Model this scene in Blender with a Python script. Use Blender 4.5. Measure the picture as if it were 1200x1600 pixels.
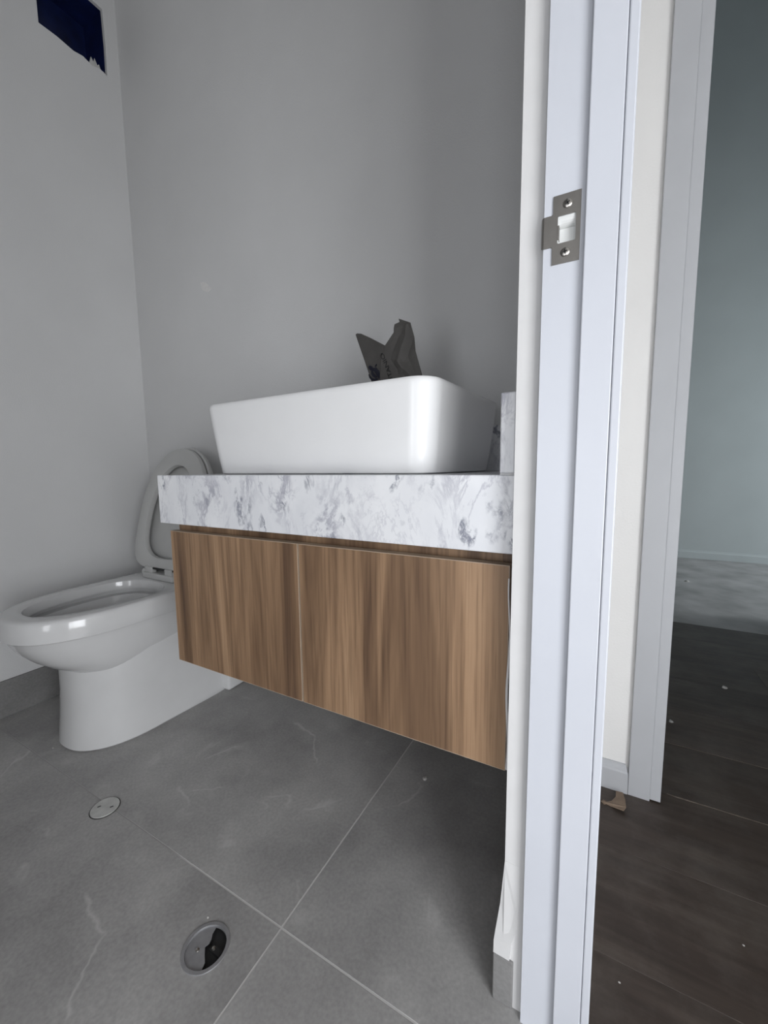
import bpy, bmesh, math, random
from mathutils import Vector, Matrix, noise as mnoise
from mathutils.geometry import tessellate_polygon, delaunay_2d_cdt

for o in list(bpy.data.objects):
    bpy.data.objects.remove(o, do_unlink=True)
scene = bpy.context.scene
COL = scene.collection
random.seed(7)

# ------------------------------------------------------------------ camera
F_PX, YAW, PITCH, ROLL = 629.8, math.radians(-28.738), math.radians(6.297), math.radians(-0.653)
fwd = Vector((math.sin(YAW)*math.cos(PITCH), math.cos(YAW)*math.cos(PITCH), -math.sin(PITCH)))
rgt = Vector((math.cos(YAW), -math.sin(YAW), 0))
up = rgt.cross(fwd)
r2 = rgt*math.cos(ROLL) + up*math.sin(ROLL)
u2 = -rgt*math.sin(ROLL) + up*math.cos(ROLL)
cam_d = bpy.data.cameras.new('camera')
cam_d.sensor_fit = 'VERTICAL'; cam_d.sensor_height = 36.0
cam_d.lens = F_PX/1600*36.0
cam_d.clip_start = 0.02
cam = bpy.data.objects.new('camera', cam_d); COL.objects.link(cam)
m = Matrix((r2, u2, -fwd)).transposed().to_4x4()
m.translation = (0, 0, 0.8)
cam.matrix_world = m
scene.camera = cam

# ------------------------------------------------------------------ world, lights, exposure
w = bpy.data.worlds.new('World'); scene.world = w; w.use_nodes = True
bg = w.node_tree.nodes['Background']
bg.inputs[0].default_value = (0.62, 0.72, 0.9, 1); bg.inputs[1].default_value = 0.6
vs = scene.view_settings
vs.view_transform = 'Standard'; vs.look = 'None'; vs.gamma = 1.0; vs.use_curve_mapping = False
vs.exposure = 0.5

def area(name, loc, target, sx, sy, power, color):
    d = bpy.data.lights.new(name, 'AREA'); d.shape = 'RECTANGLE'; d.size = sx; d.size_y = sy
    d.energy = power; d.color = color
    o = bpy.data.objects.new(name, d); COL.objects.link(o)
    o.location = loc
    o.rotation_euler = (Vector(target)-Vector(loc)).to_track_quat('-Z', 'Y').to_euler()
    return o
# daylight from unseen, assumed windows, added to light washroom, hall and far room
area('assumed_hall_side_window_light', (1.10, -0.70, 0.70), (-1.0, -0.70, 0.70), 1.26, 1.24, 30, (0.965, 0.98, 1.0))  # low side window assumed from the light on jamb and walls, unseen
area('assumed_hall_end_window_light', (0.60, -2.28, 0.70), (0.60, 0.0, 0.70), 0.66, 1.24, 8, (0.965, 0.98, 1.0))  # hall end window likewise assumed, for light on the back wall's right
area('assumed_washroom_window_light', (-0.36, -1.16, 0.75), (-0.36, 1.0, 0.75), 0.38, 0.96, 3.3, (0.97, 0.98, 1.0))  # assumed washroom window, added to brighten the back wall
area('assumed_far_window_light', (3.06, 3.45, 1.0), (-1.0, 3.45, 1.0), 1.25, 1.1, 24, (0.92, 0.98, 1.0))  # far room window assumed from its lit floor and wall

# ------------------------------------------------------------------ materials
def new_mat(name):
    mt = bpy.data.materials.new(name); mt.use_nodes = True
    nt = mt.node_tree
    return mt, nt, nt.nodes['Principled BSDF'], nt.nodes.new, nt.links.new
def ramp(nt, stops):
    r = nt.nodes.new('ShaderNodeValToRGB')
    el = r.color_ramp.elements
    while len(el) < len(stops): el.new(0.5)
    for e, (p, c) in zip(el, stops):
        e.position = p; e.color = (c[0], c[1], c[2], 1) if len(c) == 3 else c
    return r
def simple(name, col, rough=0.5, metal=0.0, coat=0.0, var=0.0, scale=20, bump=0.0, bscale=200):
    mt, nt, b, N, L = new_mat(name)
    b.inputs['Base Color'].default_value = (*col, 1); b.inputs['Roughness'].default_value = rough
    b.inputs['Metallic'].default_value = metal; b.inputs['Coat Weight'].default_value = coat
    tc = N('ShaderNodeTexCoord')
    if var:
        n = N('ShaderNodeTexNoise'); n.inputs['Scale'].default_value = scale; n.inputs['Detail'].default_value = 5
        L(tc.outputs['Object'], n.inputs['Vector'])
        r = ramp(nt, [(0.3, [c*(1-var) for c in col]), (0.7, [min(1, c*(1+var)) for c in col])])
        L(n.outputs['Fac'], r.inputs['Fac']); L(r.outputs['Color'], b.inputs['Base Color'])
    if bump:
        n2 = N('ShaderNodeTexNoise'); n2.inputs['Scale'].default_value = bscale; n2.inputs['Detail'].default_value = 3
        L(tc.outputs['Object'], n2.inputs['Vector'])
        bp = N('ShaderNodeBump'); bp.inputs['Strength'].default_value = bump; bp.inputs['Distance'].default_value = 0.002
        L(n2.outputs['Fac'], bp.inputs['Height']); L(bp.outputs['Normal'], b.inputs['Normal'])
    return mt
M = {}
M['wall'] = simple('wall_paint', (0.66, 0.66, 0.66), 0.8, var=0.03, scale=3, bump=0.25, bscale=260)
M['filler'] = simple('wall_filler', (0.73, 0.72, 0.71), 0.85, var=0.06, scale=90)
M['wall_hall'] = simple('hall_wall_paint', (0.86, 0.85, 0.83), 0.75, var=0.03, scale=4, bump=0.2)
M['wall_far'] = simple('far_wall_paint', (0.55, 0.585, 0.59), 0.7, var=0.03, scale=3, bump=0.1)
M['ceiling'] = simple('ceiling_paint', (0.7, 0.7, 0.7), 0.8, var=0.02)
M['plaster'] = simple('raw_plaster', (0.69, 0.685, 0.68), 0.8, var=0.02, scale=25, bump=0.12, bscale=90)
M['trim'] = simple('white_trim_paint', (0.615, 0.635, 0.685), 0.38, var=0.02, scale=6, bump=0.06, bscale=120)
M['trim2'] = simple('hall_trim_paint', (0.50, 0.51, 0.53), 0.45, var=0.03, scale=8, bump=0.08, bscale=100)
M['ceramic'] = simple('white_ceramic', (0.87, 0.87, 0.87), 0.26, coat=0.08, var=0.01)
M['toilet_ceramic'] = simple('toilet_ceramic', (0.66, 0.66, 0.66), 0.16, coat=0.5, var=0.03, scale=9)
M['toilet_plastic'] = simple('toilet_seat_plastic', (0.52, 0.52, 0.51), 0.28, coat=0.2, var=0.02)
M['nickel'] = simple('satin_nickel', (0.30, 0.285, 0.265), 0.42, metal=0.85, var=0.05, scale=60)
M['screw'] = simple('screw_steel', (0.45, 0.43, 0.40), 0.28, metal=1.0, var=0.1, scale=200)
M['steel'] = simple('brushed_steel', (0.32, 0.32, 0.33), 0.4, metal=0.45, var=0.1, scale=70)
M['steel_dull'] = simple('dusty_steel', (0.54, 0.54, 0.52), 0.6, metal=0.2, var=0.15, scale=40)
M['dark'] = simple('dark_cavity', (0.012, 0.012, 0.012), 0.5, var=0.1)
M['black'] = simple('black_rubber', (0.02, 0.02, 0.02), 0.6, var=0.1)
M['dustbox'] = simple('white_plastic_box', (0.74, 0.75, 0.74), 0.45, var=0.02)
M['duct'] = simple('navy_duct_film', (0.004, 0.010, 0.060), 0.45, var=0.5, scale=14, bump=0.2, bscale=60)
M['bag'] = simple('dark_kraft_bag', (0.068, 0.064, 0.060), 0.75, var=0.12, scale=30, bump=0.3, bscale=120)
M['ink_black'] = simple('black_ink', (0.007, 0.007, 0.008), 0.6, var=0.1)
M['ink_navy'] = simple('navy_ink', (0.003, 0.0035, 0.014), 0.6, var=0.1)
M['cardboard'] = simple('torn_cardboard', (0.27, 0.20, 0.145), 0.85, var=0.1, scale=60)
M['raw_board'] = simple('chipped_board_core', (0.17, 0.14, 0.115), 0.9, var=0.3, scale=80)
M['chip'] = simple('plaster_chip', (0.55, 0.53, 0.51), 0.8, var=0.1, scale=60)
M['cover_gap'] = simple('dirty_gap', (0.06, 0.058, 0.055), 0.9, var=0.4, scale=60)
M['grout'] = simple('light_grout', (0.36, 0.36, 0.345), 0.9, var=0.15, scale=40)
def grout_mat():
    # pale grout, grimed to the colour of the tile farther from the doorway
    mt, nt, b, N, L = new_mat('light_grout')
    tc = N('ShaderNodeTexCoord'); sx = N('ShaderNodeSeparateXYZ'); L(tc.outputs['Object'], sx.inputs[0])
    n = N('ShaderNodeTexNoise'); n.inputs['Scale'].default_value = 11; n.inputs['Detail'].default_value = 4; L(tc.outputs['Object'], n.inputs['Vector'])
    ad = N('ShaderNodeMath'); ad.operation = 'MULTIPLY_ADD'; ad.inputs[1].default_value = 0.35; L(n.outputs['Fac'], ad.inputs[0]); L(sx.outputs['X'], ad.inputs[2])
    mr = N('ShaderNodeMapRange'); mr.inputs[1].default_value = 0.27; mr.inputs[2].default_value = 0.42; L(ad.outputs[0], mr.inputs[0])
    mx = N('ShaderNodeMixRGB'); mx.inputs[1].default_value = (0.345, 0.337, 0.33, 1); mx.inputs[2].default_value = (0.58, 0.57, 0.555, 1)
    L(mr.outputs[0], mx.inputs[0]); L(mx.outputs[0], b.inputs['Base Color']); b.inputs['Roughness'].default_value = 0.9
    return mt
M['grout_bed'] = grout_mat()
M['caulk'] = simple('white_filler', (0.72, 0.72, 0.72), 0.7, var=0.05, bump=0.4, bscale=80)
M['edge'] = simple('edge_banding', (0.42, 0.33, 0.25), 0.45, var=0.08, scale=30)
M['frame'] = simple('assumed_window_frame_paint', (0.5, 0.5, 0.5), 0.4, var=0.02)

def tile_mat(name, base, dark, veins=True):
    mt, nt, b, N, L = new_mat(name)
    tc = N('ShaderNodeTexCoord')
    n = N('ShaderNodeTexNoise'); n.inputs['Scale'].default_value = 3.2; n.inputs['Detail'].default_value = 8; n.inputs['Roughness'].default_value = 0.62
    L(tc.outputs['Object'], n.inputs['Vector'])
    r = ramp(nt, [(0.34, dark), (0.66, base)]); L(n.outputs['Fac'], r.inputs['Fac'])
    # fine speckle
    s = N('ShaderNodeTexNoise'); s.inputs['Scale'].default_value = 160; s.inputs['Detail'].default_value = 2
    L(tc.outputs['Object'], s.inputs['Vector'])
    mx = N('ShaderNodeMixRGB'); mx.blend_type = 'OVERLAY'; mx.inputs[0].default_value = 0.22
    L(r.outputs['Color'], mx.inputs[1]); L(s.outputs['Fac'], mx.inputs[2])
    last = mx.outputs[0]
    if veins:
        # scattered pale veins: thin crests of a warped noise, kept only in patches
        v = N('ShaderNodeTexNoise'); v.inputs['Scale'].default_value = 2.3; v.inputs['Detail'].default_value = 4; v.inputs['Distortion'].default_value = 0.9
        L(tc.outputs['Object'], v.inputs['Vector'])
        sub = N('ShaderNodeMath'); sub.operation = 'SUBTRACT'; sub.inputs[1].default_value = 0.5; L(v.outputs['Fac'], sub.inputs[0])
        ab = N('ShaderNodeMath'); ab.operation = 'ABSOLUTE'; L(sub.outputs[0], ab.inputs[0])
        r1 = ramp(nt, [(0.0, (1, 1, 1)), (0.012, (0, 0, 0))]); L(ab.outputs[0], r1.inputs['Fac'])
        p = N('ShaderNodeTexNoise'); p.inputs['Scale'].default_value = 6.5; p.inputs['Detail'].default_value = 3
        L(tc.outputs['Object'], p.inputs['Vector'])
        r2_ = ramp(nt, [(0.53, (0, 0, 0)), (0.66, (1, 1, 1))]); L(p.outputs['Fac'], r2_.inputs['Fac'])
        mul = N('ShaderNodeMath'); mul.operation = 'MULTIPLY'; L(r1.outputs['Color'], mul.inputs[0]); L(r2_.outputs['Color'], mul.inputs[1])
        m2 = N('ShaderNodeMath'); m2.operation = 'MULTIPLY'; m2.inputs[1].default_value = 0.5; L(mul.outputs[0], m2.inputs[0])
        mix = N('ShaderNodeMixRGB'); mix.inputs[2].default_value = (0.66, 0.65, 0.64, 1)
        L(m2.outputs[0], mix.inputs[0]); L(last, mix.inputs[1]); last = mix.outputs[0]
        # dusty smears
        d = N('ShaderNodeTexNoise'); d.inputs['Scale'].default_value = 9; d.inputs['Detail'].default_value = 6; d.inputs['Distortion'].default_value = 0.6
        L(tc.outputs['Object'], d.inputs['Vector'])
        r3 = ramp(nt, [(0.62, (0, 0, 0)), (0.8, (0.4, 0.4, 0.4))]); L(d.outputs['Fac'], r3.inputs['Fac'])
        mix2 = N('ShaderNodeMixRGB'); mix2.inputs[2].default_value = (0.60, 0.59, 0.58, 1)
        L(r3.outputs['Color'], mix2.inputs[0]); L(last, mix2.inputs[1]); last = mix2.outputs[0]
        # longer printed veins: each a noise-warped line over a limited stretch of the tile
        wn = N('ShaderNodeTexNoise'); wn.inputs['Scale'].default_value = 14; wn.inputs['Detail'].default_value = 5; L(tc.outputs['Object'], wn.inputs['Vector'])
        for (vx, vy, va, vl, vw) in ((0.245, 0.165, -14, 0.115, 0.0045), (0.345, 0.142, -48, 0.12, 0.0038), (0.135, -0.08, 62, 0.10, 0.003), (0.20, -0.17, 40, 0.09, 0.003)):
            vm = N('ShaderNodeMapping'); vm.vector_type = 'TEXTURE'; vm.inputs['Location'].default_value = (vx, vy, 0); vm.inputs['Rotation'].default_value = (0, 0, math.radians(va))
            L(tc.outputs['Object'], vm.inputs['Vector'])
            sp_ = N('ShaderNodeSeparateXYZ'); L(vm.outputs[0], sp_.inputs[0])
            wy = N('ShaderNodeMath'); wy.operation = 'MULTIPLY_ADD'; wy.inputs[1].default_value = 0.05; L(wn.outputs['Fac'], wy.inputs[0]); L(sp_.outputs['Y'], wy.inputs[2])
            wo = N('ShaderNodeMath'); wo.operation = 'SUBTRACT'; wo.inputs[1].default_value = 0.025; L(wy.outputs[0], wo.inputs[0])
            wa = N('ShaderNodeMath'); wa.operation = 'ABSOLUTE'; L(wo.outputs[0], wa.inputs[0])
            wr_ = N('ShaderNodeMapRange'); wr_.inputs[1].default_value = vw; wr_.inputs[2].default_value = 0.0; L(wa.outputs[0], wr_.inputs[0])
            xa = N('ShaderNodeMath'); xa.operation = 'SUBTRACT'; xa.inputs[1].default_value = vl/2; L(sp_.outputs['X'], xa.inputs[0])
            xb = N('ShaderNodeMath'); xb.operation = 'ABSOLUTE'; L(xa.outputs[0], xb.inputs[0])
            xr = N('ShaderNodeMapRange'); xr.inputs[1].default_value = vl/2; xr.inputs[2].default_value = vl/2-0.015; L(xb.outputs[0], xr.inputs[0])
            pm_ = N('ShaderNodeMath'); pm_.operation = 'MULTIPLY'; L(wr_.outputs[0], pm_.inputs[0]); L(xr.outputs[0], pm_.inputs[1])
            pk = N('ShaderNodeMath'); pk.operation = 'MULTIPLY'; pk.inputs[1].default_value = 0.5; L(pm_.outputs[0], pk.inputs[0])
            mxv = N('ShaderNodeMixRGB'); mxv.inputs[2].default_value = (0.62, 0.61, 0.60, 1); L(pk.outputs[0], mxv.inputs[0]); L(last, mxv.inputs[1]); last = mxv.outputs[0]
    L(last, b.inputs['Base Color'])
    b.inputs['Roughness'].default_value = 0.55
    bp = N('ShaderNodeBump'); bp.inputs['Strength'].default_value = 0.08; bp.inputs['Distance'].default_value = 0.002
    L(s.outputs['Fac'], bp.inputs['Height']); L(bp.outputs['Normal'], b.inputs['Normal'])
    return mt
M['tile'] = tile_mat('grey_stone_tile', (0.44, 0.432, 0.422), (0.27, 0.264, 0.26))
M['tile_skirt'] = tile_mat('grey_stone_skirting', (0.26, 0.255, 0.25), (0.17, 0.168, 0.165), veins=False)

def marble_mat():
    mt, nt, b, N, L = new_mat('white_marble')
    tc = N('ShaderNodeTexCoord')
    mp = N('ShaderNodeMapping'); mp.inputs['Rotation'].default_value = (0.3, 0.75, 0.2); mp.inputs['Scale'].default_value = (1.25, 1.0, 0.72); L(tc.outputs['Object'], mp.inputs['Vector'])
    c = N('ShaderNodeTexNoise'); c.inputs['Scale'].default_value = 9; c.inputs['Detail'].default_value = 6
    L(mp.outputs['Vector'], c.inputs['Vector'])
    r0 = ramp(nt, [(0.35, (0.76, 0.77, 0.795)), (0.65, (0.86, 0.865, 0.88))]); L(c.outputs['Fac'], r0.inputs['Fac'])
    last = r0.outputs['Color']
    for sc, wd, amt, lo, hi, col in ((11, 0.055, 0.44, 0.47, 0.64, (0.38, 0.38, 0.44)), (22, 0.06, 0.55, 0.55, 0.65, (0.24, 0.25, 0.30)), (7, 0.02, 0.34, 0.42, 0.60, (0.42, 0.42, 0.48)), (5, 0.10, 0.09, 0.40, 0.7, (0.45, 0.45, 0.52))):
        v = N('ShaderNodeTexNoise'); v.inputs['Scale'].default_value = sc; v.inputs['Detail'].default_value = 9; v.inputs['Roughness'].default_value = 0.68; v.inputs['Distortion'].default_value = 0.5
        L(mp.outputs['Vector'], v.inputs['Vector'])
        sub = N('ShaderNodeMath'); sub.operation = 'SUBTRACT'; sub.inputs[1].default_value = 0.5; L(v.outputs['Fac'], sub.inputs[0])
        ab = N('ShaderNodeMath'); ab.operation = 'ABSOLUTE'; L(sub.outputs[0], ab.inputs[0])
        r1 = ramp(nt, [(0.0, (1, 1, 1)), (wd, (0, 0, 0))]); L(ab.outputs[0], r1.inputs['Fac'])
        p = N('ShaderNodeTexNoise'); p.inputs['Scale'].default_value = sc*0.8+2; p.inputs['Detail'].default_value = 4
        ad = N('ShaderNodeVectorMath'); ad.operation = 'ADD'; ad.inputs[1].default_value = (sc, 3.1, 1.7); L(mp.outputs['Vector'], ad.inputs[0]); L(ad.outputs[0], p.inputs['Vector'])
        r2_ = ramp(nt, [(lo, (0, 0, 0)), (hi, (1, 1, 1))]); L(p.outputs['Fac'], r2_.inputs['Fac'])
        mul = N('ShaderNodeMath'); mul.operation = 'MULTIPLY'; L(r1.outputs['Color'], mul.inputs[0]); L(r2_.outputs['Color'], mul.inputs[1])
        m2 = N('ShaderNodeMath'); m2.operation = 'MULTIPLY'; m2.inputs[1].default_value = amt*2; m2.use_clamp = True; L(mul.outputs[0], m2.inputs[0])
        mix = N('ShaderNodeMixRGB'); mix.inputs[2].default_value = (*col, 1)
        L(m2.outputs[0], mix.inputs[0]); L(last, mix.inputs[1]); last = mix.outputs[0]
    L(last, b.inputs['Base Color'])
    b.inputs['Roughness'].default_value = 0.22
    return mt
M['marble'] = marble_mat()

def walnut_mat(name, tint=1.0):
    mt, nt, b, N, L = new_mat(name)
    tc = N('ShaderNodeTexCoord')
    oi = N('ShaderNodeObjectInfo')
    mp = N('ShaderNodeMapping'); mp.inputs['Scale'].default_value = (10, 10, 0.55); L(tc.outputs['Object'], mp.inputs['Vector'])
    ad = N('ShaderNodeVectorMath'); ad.operation = 'ADD'; L(mp.outputs['Vector'], ad.inputs[0])
    cb = N('ShaderNodeCombineXYZ'); ml = N('ShaderNodeMath'); ml.operation = 'MULTIPLY'; ml.inputs[1].default_value = 37.0
    L(oi.outputs['Random'], ml.inputs[0]); L(ml.outputs[0], cb.inputs[0]); L(ml.outputs[0], cb.inputs[2]); L(cb.outputs[0], ad.inputs[1])
    band = N('ShaderNodeTexNoise'); band.inputs['Scale'].default_value = 1.1; band.inputs['Detail'].default_value = 5; band.inputs['Roughness'].default_value = 0.6; band.inputs['Distortion'].default_value = 0.8
    L(ad.outputs[0], band.inputs['Vector'])
    r = ramp(nt, [(0.30, (0.085*tint, 0.047*tint, 0.028*tint)), (0.43, (0.19*tint, 0.113*tint, 0.064*tint)), (0.56, (0.335*tint, 0.209*tint, 0.121*tint)), (0.70, (0.44*tint, 0.289*tint, 0.174*tint))])
    L(band.outputs['Fac'], r.inputs['Fac'])
    mp2 = N('ShaderNodeMapping'); mp2.inputs['Scale'].default_value = (130, 130, 3.0); L(tc.outputs['Object'], mp2.inputs['Vector'])
    g = N('ShaderNodeTexNoise'); g.inputs['Scale'].default_value = 1.6; g.inputs['Detail'].default_value = 4; g.inputs['Distortion'].default_value = 0.2
    L(mp2.outputs['Vector'], g.inputs['Vector'])
    rg = ramp(nt, [(0.30, (0.58, 0.56, 0.54)), (0.52, (1, 1, 1)), (0.75, (1.0, 1.0, 1.0))]); L(g.outputs['Fac'], rg.inputs['Fac'])
    mx = N('ShaderNodeMixRGB'); mx.blend_type = 'MULTIPLY'; mx.inputs[0].default_value = 0.75
    L(r.outputs['Color'], mx.inputs[1]); L(rg.outputs['Color'], mx.inputs[2])
    L(mx.outputs[0], b.inputs['Base Color']); b.inputs['Roughness'].default_value = 0.5
    bp = N('ShaderNodeBump'); bp.inputs['Strength'].default_value = 0.15; bp.inputs['Distance'].default_value = 0.001
    L(g.outputs['Fac'], bp.inputs['Height']); L(bp.outputs['Normal'], b.inputs['Normal'])
    return mt
M['walnut'] = walnut_mat('walnut_laminate')
M['walnut_carcass'] = walnut_mat('walnut_carcass', 0.8)

def plank_mat(name='dark_oak_plank', cols=((0.044, 0.031, 0.025), (0.068, 0.050, 0.040), (0.10, 0.077, 0.062)), dust=0.3):
    mt, nt, b, N, L = new_mat(name)
    tc = N('ShaderNodeTexCoord'); oi = N('ShaderNodeObjectInfo')
    mp = N('ShaderNodeMapping'); mp.inputs['Scale'].default_value = (2.0, 22, 22); L(tc.outputs['Object'], mp.inputs['Vector'])
    ad = N('ShaderNodeVectorMath'); ad.operation = 'ADD'; L(mp.outputs['Vector'], ad.inputs[0])
    ml = N('ShaderNodeMath'); ml.operation = 'MULTIPLY'; ml.inputs[1].default_value = 51.0; L(oi.outputs['Random'], ml.inputs[0])
    cb = N('ShaderNodeCombineXYZ'); L(ml.outputs[0], cb.inputs[0]); L(ml.outputs[0], cb.inputs[1]); L(cb.outputs[0], ad.inputs[1])
    g = N('ShaderNodeTexNoise'); g.inputs['Scale'].default_value = 1.3; g.inputs['Detail'].default_value = 7; g.inputs['Roughness'].default_value = 0.65; g.inputs['Distortion'].default_value = 0.5
    L(ad.outputs[0], g.inputs['Vector'])
    r = ramp(nt, [(0.32, cols[0]), (0.55, cols[1]), (0.75, cols[2])]); L(g.outputs['Fac'], r.inputs['Fac'])
    hv = N('ShaderNodeHueSaturation'); mr = N('ShaderNodeMapRange'); mr.inputs[3].default_value = 0.85; mr.inputs[4].default_value = 1.15
    L(oi.outputs['Random'], mr.inputs[0]); L(mr.outputs[0], hv.inputs['Value']); L(r.outputs['Color'], hv.inputs['Color'])
    # building dust lying on the boards
    d = N('ShaderNodeTexNoise'); d.inputs['Scale'].default_value = 5; d.inputs['Detail'].default_value = 8; d.inputs['Roughness'].default_value = 0.7
    L(tc.outputs['Object'], d.inputs['Vector'])
    rd = ramp(nt, [(0.45, (0, 0, 0)), (0.8, (dust, dust, dust))]); L(d.outputs['Fac'], rd.inputs['Fac'])
    mx = N('ShaderNodeMixRGB'); mx.inputs[2].default_value = (0.26, 0.235, 0.21, 1)
    L(rd.outputs['Color'], mx.inputs[0]); L(hv.outputs['Color'], mx.inputs[1]); L(mx.outputs[0], b.inputs['Base Color'])
    b.inputs['Roughness'].default_value = 0.5
    return mt
M['plank'] = plank_mat()
M['grey_far'] = simple('light_grey_far_floor', (0.41, 0.40, 0.40), 0.6, var=0.28, scale=5, bump=0.2, bscale=60)

# ------------------------------------------------------------------ mesh helpers
def ppos(parent):
    p = Vector((0, 0, 0))
    while parent is not None:
        p += parent.location; parent = parent.parent
    return p
def tag(o, label=None, cat=None, group=None, kind=None):
    if label: o['label'] = label
    if cat: o['category'] = cat
    if group: o['group'] = group
    if kind: o['kind'] = kind
    return o
def empty(name, loc):
    o = bpy.data.objects.new(name, None); COL.objects.link(o); o.location = loc; o.empty_display_size = 0.05
    return o
def mesh(name, verts, faces, mat, parent=None, smooth=False, bevel=0.0, seg=2, rot=None, fix=True):
    """verts in world coordinates; the object's origin goes to the base centre of its box"""
    vs_ = [Vector(v) for v in verts]
    lo = Vector([min(v[i] for v in vs_) for i in range(3)]); hi = Vector([max(v[i] for v in vs_) for i in range(3)])
    org = Vector(((lo.x+hi.x)/2, (lo.y+hi.y)/2, lo.z))
    me = bpy.data.meshes.new(name)
    me.from_pydata([v-org for v in vs_], [], faces)
    bm = bmesh.new(); bm.from_mesh(me)
    bmesh.ops.remove_doubles(bm, verts=bm.verts, dist=1e-6)
    if fix: bmesh.ops.recalc_face_normals(bm, faces=bm.faces)
    if bevel:
        bmesh.ops.bevel(bm, geom=[e for e in bm.edges if e.calc_face_angle(0) > 0.6], offset=bevel, segments=seg, affect='EDGES', profile=0.5)
    bm.to_mesh(me); bm.free()
    if smooth:
        for p in me.polygons: p.use_smooth = True
        try: me.set_sharp_from_angle(angle=math.radians(38))
        except Exception: pass
    me.materials.append(M[mat] if isinstance(mat, str) else mat)
    o = bpy.data.objects.new(name, me); COL.objects.link(o)
    o.location = org
    if parent is not None:
        o.parent = parent; o.location = org - ppos(parent)
    return o
BF = [(0, 3, 2, 1), (4, 5, 6, 7), (0, 1, 5, 4), (1, 2, 6, 5), (2, 3, 7, 6), (3, 0, 4, 7)]
def bv(x0, x1, y0, y1, z0, z1):
    return [(x0, y0, z0), (x1, y0, z0), (x1, y1, z0), (x0, y1, z0), (x0, y0, z1), (x1, y0, z1), (x1, y1, z1), (x0, y1, z1)]
def box(name, x0, x1, y0, y1, z0, z1, mat, parent=None, bevel=0.0, seg=2):
    return mesh(name, bv(x0, x1, y0, y1, z0, z1), BF, mat, parent, bevel=bevel, seg=seg)
def multi(name, boxes, mat, parent=None, bevel=0.0):
    v, f = [], []
    for b in boxes:
        n = len(v); v += bv(*b); f += [tuple(i+n for i in q) for q in BF]
    return mesh(name, v, f, mat, parent, bevel=bevel)
def prism(name, outer, holes, t0, t1, to3, mat, parent=None, smooth=False, bevel=0.0):
    """a flat outline (with holes) given thickness: to3(u, v, t) -> world"""
    loops = [outer]+list(holes)
    tris = tessellate_polygon([[Vector((p[0], p[1], 0)) for p in lp] for lp in loops])
    flat = [p for lp in loops for p in lp]; n = len(flat)
    v = [to3(p[0], p[1], t0) for p in flat]+[to3(p[0], p[1], t1) for p in flat]
    f = [tuple(t) for t in tris]+[tuple(i+n for i in t)[::-1] for t in tris]
    k = 0
    for lp in loops:
        for i in range(len(lp)):
            a, b_ = k+i, k+(i+1) % len(lp)
            f.append((a, b_, b_+n, a+n))
        k += len(lp)
    return mesh(name, v, f, mat, parent, smooth=smooth, bevel=bevel)
def loft(name, loops, mat, parent=None, cap0=True, cap1=True, smooth=True):
    n = len(loops[0]); v = [p for lp in loops for p in lp]; f = []
    for k in range(len(loops)-1):
        for i in range(n):
            j = (i+1) % n
            f.append((k*n+i, k*n+j, (k+1)*n+j, (k+1)*n+i))
    if cap0: f.append(tuple(range(n))[::-1])
    if cap1: f.append(tuple((len(loops)-1)*n+i for i in range(n)))
    return mesh(name, v, f, mat, parent, smooth=smooth)
def circle(cx, cy, r, n=40, a0=0):
    return [(cx+r*math.cos(a0+2*math.pi*i/n), cy+r*math.sin(a0+2*math.pi*i/n)) for i in range(n)]
def rrect(cx, cy, w_, d, r, n=6):
    pts = []
    for (sx, sy, a0) in ((1, 1, 0), (-1, 1, 90), (-1, -1, 180), (1, -1, 270)):
        for k in range(n+1):
            a = math.radians(a0+90*k/n)
            pts.append((cx+sx*(w_/2-r)+r*math.cos(a), cy+sy*(d/2-r)+r*math.sin(a)))
    return pts
def struct(o, label, cat):
    return tag(o, label, cat, kind='structure')

# ------------------------------------------------------------------ dimensions of the place (metres)
XL, XW, XH = -1.70, -0.1032, 0.0017        # left wall, partition's washroom face, partition's hall face
YB, YE = 1.032, 0.539                     # back wall, plastered end of the partition at the doorway
YHALL, YFAR = 1.084, 4.22
YF = -1.1                                 # washroom wall behind the viewpoint
ZC = 2.65

# ------------------------------------------------------------------ setting: washroom
DY0, DY1, DZ0, DZ1 = 0.774, 0.984, 2.268, 2.49
xyz_left = lambda u, v, t: (XL - t, u, v)
duct_edge = [(DY0, DZ0), (DY0+0.05, DZ0+0.002), (DY0+0.10, DZ0-0.003), (DY0+0.13, DZ0+0.004), (DY0+0.16, DZ0-0.004), (DY0+0.185, DZ0+0.006), (DY1, DZ0), (DY1+0.002, DZ0+0.1), (DY1, DZ1), (DY0, DZ1)]
wl = prism('wall_left', [(YF-0.1, 0), (YB+0.1, 0), (YB+0.1, ZC), (YF-0.1, ZC)], [duct_edge], 0, 0.1, xyz_left, 'wall')
struct(wl, 'pale grey painted left wall behind the toilet', 'wall')
prism('duct_lining', [(DY0-0.004, DZ0-0.008), (DY1+0.004, DZ0-0.008), (DY1+0.004, DZ1+0.004), (DY0-0.004, DZ1+0.004)], [[(p[0]*0.998+0.0018, p[1]*0.999+0.0022) for p in duct_edge]], 0.012, 0.13, xyz_left, 'duct', wl)
box('duct_back', XL-0.15, XL-0.13, DY0-0.01, DY1+0.01, DZ0-0.01, DZ1+0.01, 'duct', wl)
prism('plaster_smear', [(DY0+0.150, DZ0-0.002), (DY0+0.17, DZ0-0.009), (DY0+0.207, DZ0-0.007), (DY0+0.209, DZ0+0.002), (DY0+0.197, DZ0+0.006), (DY0+0.190, DZ0+0.002), (DY0+0.184, DZ0+0.020), (DY0+0.178, DZ0+0.012), (DY0+0.170, DZ0+0.030), (DY0+0.165, DZ0+0.014), (DY0+0.158, DZ0+0.026)], [], 0.0015, 0.004, xyz_left, 'steel_dull', wl)

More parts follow.
